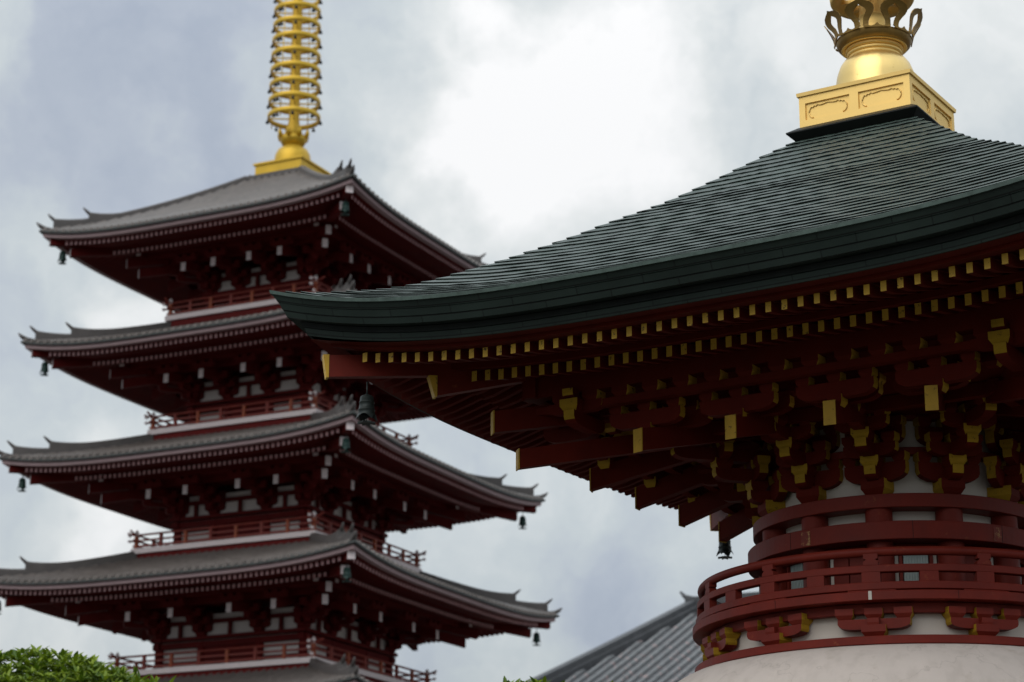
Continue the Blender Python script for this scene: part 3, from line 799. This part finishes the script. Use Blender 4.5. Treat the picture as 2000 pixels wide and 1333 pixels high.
        ridge(a - .34, max(hin, 1.25), 0, .24, .26, .16)
        ridge(a - 1.22, max(hin, 1.12) , 0, .20 if top else .33, .27, .28 if top else .18)
        # sharp corner tile
        p = Vector(rot((-a, -a, hz(a)), q)); mm.tube([p - d * .6 - Zv * .02, p - d * .2 + Zv * .05, p + Zv * .16, p + d * .12 + Zv * .27], [.12, .10, .07, .025], 6, 1)
        mm.build('corner_ridge', [TILED, TILED], roof)
    # purlins and brackets
    up = a - 2.75
    m = MB()
    for q in range(4):
        m.beam(sidepts(q, -up - .5, up, zE - .26 + .002 * q), sidepts(q, up + .5, up, zE - .26 + .002 * q), .2, .28, 0, 1, 1)
        u2 = (up + wl) / 2 + .25; m.beam(sidepts(q, -u2 - .2, u2, zE - .42 + .002 * q), sidepts(q, u2 + .2, u2, zE - .42 + .002 * q), .16, .18)
        m.grid([[sidepts(q, -up, up, zE - .02), sidepts(q, up, up, zE - .02)], [sidepts(q, -u2, u2, zE - .25), sidepts(q, u2, u2, zE - .25)], [sidepts(q, -wl, wl, zE - .30), sidepts(q, wl, wl, zE - .30)]], 0)
    m.build('purlin', [REDA, WHP], A)
    zb = zE - 1.33
    cols = (-wl, -ins * .93, ins * .93)
    for q in range(4):
        for s in (-wl, -ins, ins, wl):
            mm = MB(); P = Vector(sidepts(q, s, wl, zb)); ang = -pi / 2 + q * pi / 2
            if s != wl: bset(mm, P, ang, 1.30, .98, ang, out=(.25, .62, .95), pitch=.80); mm.build('bracket_set', [REDA, REDA], A)
            e = Vector(sidepts(q, s, a - 2.62, zE - .96)); p = Vector(sidepts(q, s, wl, zE - .96 + .28 * (a - 2.62 - wl)))
            mm = MB(); mm.beam(p, e, .20, .32, 0, 1)
            nrm = Vector(rot((0, -1, 0), q)); t = Vector((-nrm.y, nrm.x, 0)); Q = e - nrm * .15 + Zv * .28
            masu(mm, Q, nrm, .22, .14, 0, 0); hijiki(mm, Q + Zv * .12, t, .45, .45, .14, .17, 0, 0)
            for ee in (-1, 0, 1): masu(mm, Q + Zv * .28 + t * ee * .34, t, .17, .12, 0, 0)
            mm.build('tail_rafter', [REDA, WHP], A)
        mm = MB(); bset(mm, Vector(diag(q, wl, zb)), -3 * pi / 4 + q * pi / 2, 1.5, .98, None, out=(.25, .8, 1.3), pitch=.7); mm.build('bracket_set', [REDA, REDA], A)
        mm = MB(); mm.beam(diag(q, wl, zE - .35), diag(q, a - 2.57, zE - .98), .20, .33, 0, 1); mm.build('tail_rafter', [REDA, WHP], A)
        mm = MB(); mm.beam(diag(q, wl, zE - .05), diag(q, a - 2.25, zE - .64), .20, .33, 0, 1); mm.build('tail_rafter', [REDA, WHP], A)
    # body
    zs0 = sz if i < 4 else 1.2
    m = MB(); m.box((0, 0, (zs0 + zE) / 2 - .3), (2 * wl - .12, 2 * wl - .12, zE - zs0 - .5)); m.build('wall', PLT, A)
    for q in range(4):
        for s in (-wl, -ins, ins):
            mm = MB(); mm.lathe([(.16, zs0), (.16, zb - .18)], 14, c=sidepts(q, s, wl, 0)); mm.build('column', REDA, A)
        mm = MB()
        mm.beam(sidepts(q, -wl - .25, wl, zb - .11 + .002 * q), sidepts(q, wl + .25, wl, zb - .11 + .002 * q), .42, .11)
        mm.beam(sidepts(q, -wl - .22, wl, zb - .36 + .002 * q), sidepts(q, wl + .22, wl, zb - .36 + .002 * q), .22, .20)
        mm.beam(sidepts(q, -wl - .1, wl, zs0 + .02), sidepts(q, wl + .1, wl, zs0 + .02), .28, .14)
        mm.beam(sidepts(q, -wl, wl, zb + .45 + .002 * q), sidepts(q, wl, wl, zb + .45 + .002 * q), .13, .13)
        for s0 in (0,) + ((-(wl + ins) / 2, (wl + ins) / 2) if i > 1 else ()):
            mm.beam(sidepts(q, s0, wl + .0, zb), sidepts(q, s0, wl + .12, zb), .11, .45)
        mm.build('wall_beam', REDA, A)
        mm = MB(); mm.box(sidepts(q, 0, wl - .02, (zs0 + zb - .3) / 2 + .05), ((2 * ins - .3), .12, zb - .36 - zs0 - .16) if q % 2 == 0 else (.12, 2 * ins - .3, zb - .36 - zs0 - .16)); mm.build('door', REDA, A)
        if zs0 > 3:
            for sg in (-1, 1):
                c = sg * (wl + ins) / 2; ww = wl - ins - .42; hh = (zb - .36 - zs0 - .16) * .52
                if ww > .2:
                    mm = MB(); dims = (ww, .05, .05) if q % 2 == 0 else (.05, ww, .05)
                    for zz_ in (zs0 + .35, zs0 + .35 + hh): mm.box(sidepts(q, c, wl - .02, zz_), dims)
                    mm.build('window_frame', REDA, A)
    if i < 4:
        # balcony slab, edge and railing
        m = MB()
        m.box((0, 0, sz - .09), (2 * sh, 2 * sh, .18)); slab = m.build('balcony_floor', EAVW if False else WHP, A)
        m = MB(); m.box((0, 0, sz - .30), (2 * sh - .16, 2 * sh - .16, .238)); m.build('balcony_beam', REDA, slab)
        m = MB(); m.box((0, 0, sz - .9), (2 * sh - .8, 2 * sh - .8, .955)); m.build('balcony_core', REDA, slab)
        rl = empty('railing', (0, 0, 0)); rl.parent = A; u = sh - .14
        for q in range(4):
            for (zz_, hh, ex, rd) in ((.06, .07, .0, 0), (.27, .055, .20, 0), (.50, .0, .38, 1)):
                mm = MB()
                if rd: mm.tube([sidepts(q, -u - ex, u, sz + zz_ + .10), sidepts(q, -u - ex * .5, u, sz + zz_ + .03), sidepts(q, -u, u, sz + zz_), sidepts(q, u, u, sz + zz_), sidepts(q, u + ex * .5, u, sz + zz_ + .03), sidepts(q, u + ex, u, sz + zz_ + .10)], .038, 8)
                else: mm.beam(sidepts(q, -u - ex, u, sz + zz_), sidepts(q, u + ex, u, sz + zz_), .07, hh, 0)
                mm.build('rail', RAILA, rl)
            npst = 7
            for k in range(npst):
                s = -u + 2 * u * k / npst
                mm = MB(); w_ = .05 if k else .06
                mm.box(sidepts(q, s, u, sz + .25), (w_ * 2, w_ * 2, .46), 0, 0)
                if k == 0:
                    c = Vector(sidepts(q, s, u, sz)); mm.lathe([(.0, .70), (.04, .66), (.075, .6), (.06, .53), (.07, .50), (.07, .46)], 10, c=c, mi=1)
                    dq = Vector(rot((-1, 0, 0), q))
                    for zz_ in (.10, .30, .50): mm.box(c + dq * (.30 if zz_ > .2 else .10) + Zv * (zz_ + .01), (.09, .09, .09), 0, 1)
                mm.build('rail_post', [ORG if k % 2 == 0 else RAILA, WHP], rl)
tag(arest.build('rafter', [REDA, PNK], A), kind='stuff')
m = MB(); m.box((0, 0, .6), (9.5, 9.5, 1.2)); m.build('stone_base', STO, A)
# spire
m = MB(); sq(m, [(1.0, 32.02), (1.0, 32.38), (1.06, 32.39), (1.06, 32.47), (.5, 32.475)]); m.build('spire_box', GOLDA, A)
m = MB(); sq(m, [(1.3, 31.75), (1.3, 31.9), (1.0, 32.04)]); m.build('spire_foot', TILED, A)
m = MB(); m.lathe([(.70, 32.46), (.69, 32.75), (.66, 32.98), (.56, 33.18), (.38, 33.30), (.33, 33.36)], 32); m.build('spire_bowl', GOLDA, A)
m = MB(); m.lathe([(.33, 33.36), (.42, 33.42), (.49, 33.55), (.52, 33.72), (.50, 33.72), (.44, 33.55), (.2, 33.5)], 24)
for k in range(8):
    a_ = k * pi / 4 + .2; c, s_ = cos(a_), sin(a_)
    m.tube([(.50 * c, .50 * s_, 33.65), (.56 * c, .56 * s_, 33.85), (.57 * c, .57 * s_, 34.0)], [.09, .08, .02], 6)
m.build('spire_lotus', GOLDA, A)
m = MB(); m.lathe([(.2, 33.5), (.26, 33.62), (.33, 33.80), (.33, 33.95), (.25, 34.15), (.20, 34.4), (.19, 40.2), (.16, 43)], 24); m.build('spire_shaft', GOLDA, A)
for k in range(9):
    z = 34.42 + k * .625; r = .985 - k * .0155
    m = MB(); m.lathe([(r - .05, z + .0), (r, z - .01), (r + .02, z + .02), (r + .02, z + .17), (r, z + .19), (r - .05, z + .17)], 48, close=True)
    for j in range(4):
        a_ = j * pi / 2 + .5; m.beam((.2 * cos(a_), .2 * sin(a_), z + .02), ((r - .02) * cos(a_), (r - .02) * sin(a_), z + .03), .035, .05)
    for j in range(8):
        a_ = j * pi / 4 + .5; m.tube([((r + .02) * cos(a_), (r + .02) * sin(a_), z), ((r + .02) * cos(a_), (r + .02) * sin(a_), z - .06), ((r + .02) * cos(a_), (r + .02) * sin(a_), z - .15)], [.01, .05, .07], 6, 1)
    m.build('spire_ring', [GOLDA, BRZ], A)
for (dx, dy) in ((1, 0), (0, 1), (-1, 0), (0, -1)):
    m = MB(); m.tube([(dx * .99, dy * .99, 34.25), (dx * .86, dy * .86, 39.6)], .02, 5); m.build('spire_chain', GOLDA, A)

# bells of the tower: visible corners (corner q=0 left, 1 near, 2 right)
first = None
names = ['topmost', 'second', 'third', 'fourth']; cn = ['left', 'near middle', 'right']
for i in range(4):
    a, zE = STO_[i][0], STO_[i][1]
    for q in range(3):
        if (i, q) in ((1, 1), (0, 2), (1, 2)): continue
        loc = wA(diag(q, a - .62, zE - .105))
        if first is None: first = o = make_bell(loc, 1.75, BRZA, .17)
        else: o = copy_tree(first); o.location = loc
        tag(o, 'small dark wind bell under the %s corner of the tall pagoda\'s %s roof' % (cn[q], names[i]), 'wind bell', 'wind bells on the tall pagoda')

# ================================================================== hall roof behind, right
H = empty('temple_hall', (18, 118, 0), YA)
tag(H, 'grey tiled hall roof with a sloping dark ridge, rising behind the round balcony', 'temple hall')
HC = Vector((18, 118, 0)); HM = Matrix.Rotation(YA, 3, 'Z')
def pix3(px, py, Y):
    d = pixdir(px, py); t = Y / d.y; return Vector((0, 0, CAMZ)) + d * t
def hl(p): return HM.transposed() @ (p - HC)
apex = hl(pix3(1350, 1196, 100))
# local frame: x along ridge, -y downslope; slope .52, edge spread .34
SL, SPD = .47, .27
yr, zr, x0r = apex.y, apex.z, apex.x
RUN = 13.0
def hz_(t): return zr - SL * t + .0015 * t * t      # t = distance down the slope
XE = x0r + 26
def hedge(t): return x0r - SPD * t
m = MB()
for sg in (-1, 1):
    rows = []
    for r in range(21):
        t = RUN * r / 20; x_l = hedge(t); x_r = XE + SPD * t
        rows.append([(x_l + (x_r - x_l) * j / 6, yr + sg * t, hz_(t)) for j in range(7)])
    m.grid(rows, 0)
for (xe, sg) in ((0, -1), (1, 1)):
    rows = []
    for r in range(21):
        t = RUN * r / 20; xx = hedge(t) if sg < 0 else XE + SPD * t
        rows.append([(xx + .01 * sg, yr - t + 2 * t * j / 6, hz_(t)) for j in range(7)])
    m.grid(rows, 0)
roofh = m.build('roof', HTILED, H)
tr = MB()
sp = .50; k0 = int((hedge(RUN) - XE) / sp)
k = 0; x = XE + SPD * RUN - .2
while x > hedge(RUN) + .1:
    tmin = max(0, (x0r - x) / SPD, (x - XE) / SPD)
    if tmin < RUN - .3:
        for sg in (-1, 1):
            rows = []; nn = 26
            for r in range(nn + 1):
                t = tmin + (RUN - tmin) * r / nn
                st = .02 * (r % 2)
                rows.append([(x + dx, yr + sg * t, hz_(t) + dz + st * (dz > 0)) for dx, dz in ((-.12, -.01), (-.10, .10), (0, .16), (.10, .10), (.12, -.01))])
            tr.grid(rows, 0, False)
    x -= sp
tr.build('cover_tiles', HTILE, roofh)
m = MB()
def ridgeline(pts, w, h, mi=0):
    rows = []
    for i, p in enumerate(pts):
        t = (pts[min(i + 1, len(pts) - 1)] - pts[max(i - 1, 0)]).normalized(); n = Vector((-t.y, t.x, 0)).normalized() * w / 2
        rows.append([p - n, p - n + Zv * h * .55, p - n * .75 + Zv * h * .6, p - n * .7 + Zv * h, p + n * .7 + Zv * h, p + n * .75 + Zv * h * .6, p + n + Zv * h * .55, p + n])
    m.grid(rows, mi); m.add(rows[0], [tuple(range(8))], mi); m.add(rows[-1], [tuple(range(8))[::-1]], mi)
ridgeline([Vector((x0r - .2, yr, zr - .1)), Vector((XE, yr, zr - .1))], .7, .72)
m.tube([(x0r + .6, yr, zr + .48), (x0r + .1, yr, zr + .54), (x0r - .3, yr, zr + .72), (x0r - .5, yr, zr + .95)], [.2, .16, .10, .05], 8)
m.build('main_ridge', HTILED, roofh)
for sg in (-1, 1):
    m = MB(); ridgeline([Vector((hedge(t) + .15, yr + sg * t, hz_(t) - .05)) for t in [RUN * q / 16 for q in range(17)]], .75, .62); m.build('corner_ridge', HTILED, roofh)
m = MB(); m.box(((x0r + XE) / 2, yr, hz_(RUN) / 2 - .2), (XE - x0r + 4, 2 * RUN - 5, hz_(RUN) - .4)); m.build('wall', PLW, H)

# ================================================================== trees
def tree(cx, cy, top, rad, n, label, rz, leaf=.10):
    o = empty('evergreen_tree', (cx, cy, 0)); tag(o, label, 'tree')
    m = MB(); H_ = top - rad * .9
    m.tube([(0, 0, 0), (.05, 0, H_ * .5), (0, .05, H_)], [.16, .12, .08], 10)
    for k in range(9):
        a = k * 2.4; z = H_ * (.55 + .05 * k); e = Vector((cos(a) * rad * .6, sin(a) * rad * .6, top - rad * .75 + .1 * k * rad * .3))
        m.tube([(0, 0, z), e * .5 + Vector((0, 0, z * .5 + .1)), e], [.05, .035, .015], 6)
    m.build('trunk', BARK, o)
    m = MB(); rnd = random.Random(rz)
    bumps = [(rnd.uniform(0, 2 * pi), rnd.uniform(.15, 1.5), rnd.uniform(.03, .10)) for _ in range(40)]
    def surf(az, pol):
        r = 1.0
        for (ba, bp, bh) in bumps:
            d = (sin(pol) * cos(az) - sin(bp) * cos(ba)) ** 2 + (sin(pol) * sin(az) - sin(bp) * sin(ba)) ** 2 + (cos(pol) - cos(bp)) ** 2
            r += bh * math.exp(-d * 22)
        return r
    for c in range(n):
        az = rnd.uniform(0, 2 * pi); pol = math.acos(1 - rnd.random() ** 1.25 * 1.7)
        dep = 1 - rnd.random() ** 2.2 * .35
        R_ = rad * surf(az, pol) * dep / 1.04
        P = Vector((R_ * sin(pol) * cos(az) , R_ * sin(pol) * sin(az), (top - rad * .62) + R_ * cos(pol) * .62))
        up = Vector((sin(pol) * cos(az) * .8, sin(pol) * sin(az) * .8, cos(pol) + .7)).normalized()
        spray = rnd.random() < .02 and dep > .93
        if spray: P += up * .06
        nl = 6
        for j in range(nl):
            a = j * 2.4 + rnd.uniform(-.4, .4)
            e1 = up.cross(Vector((cos(a), sin(a), .2))).normalized()
            tilt = rnd.uniform(.25, .9) if not spray else rnd.uniform(.9, 1.5)
            ax = (e1 * cos(tilt) + up * sin(tilt)).normalized(); sd_ = ax.cross(up)
            if sd_.length < .01: continue
            sd_.normalize(); nrm = sd_.cross(ax); L = leaf * rnd.uniform(.5, 1.45) * (1.3 if spray else 1); wd = L * .30
            p0 = P + ax * .01; p1 = P + ax * L * .5 + nrm * L * .05; p2 = P + ax * L - nrm * L * (.12)
            q1 = P + ax * L * .25; q3 = P + ax * L * .8
            m.add([p0, q1 + sd_ * wd * .42, p1 + sd_ * wd * .5, q3 + sd_ * wd * .3 - nrm * L * .04, p2, q3 - sd_ * wd * .3 - nrm * L * .04, p1 - sd_ * wd * .5, q1 - sd_ * wd * .42, p1 - nrm * L * .06],
                  [(0, 1, 8, 7), (1, 2, 3, 8), (8, 3, 4, 5), (7, 8, 5, 6)], 0, False)
    m.build('crown', LEAF, o)
    return o
tree(-3.52, 18.0, 4.19, 1.95, 17000, 'glossy green leafy crown in the bottom left corner, before the tall pagoda', 11, .082)
tree(.02, 19.2, 4.225, 1.3, 3000, 'evergreen with only its leaf tips showing, left of the grey hall roof', 5, .09)

# ================================================================== ground
m = MB(); m.add([(-1500, -1500, 0), (1500, -1500, 0), (1500, 1500, 0), (-1500, 1500, 0)], [(0, 1, 2, 3)]); tag(m.build('ground', GRD), kind='structure')
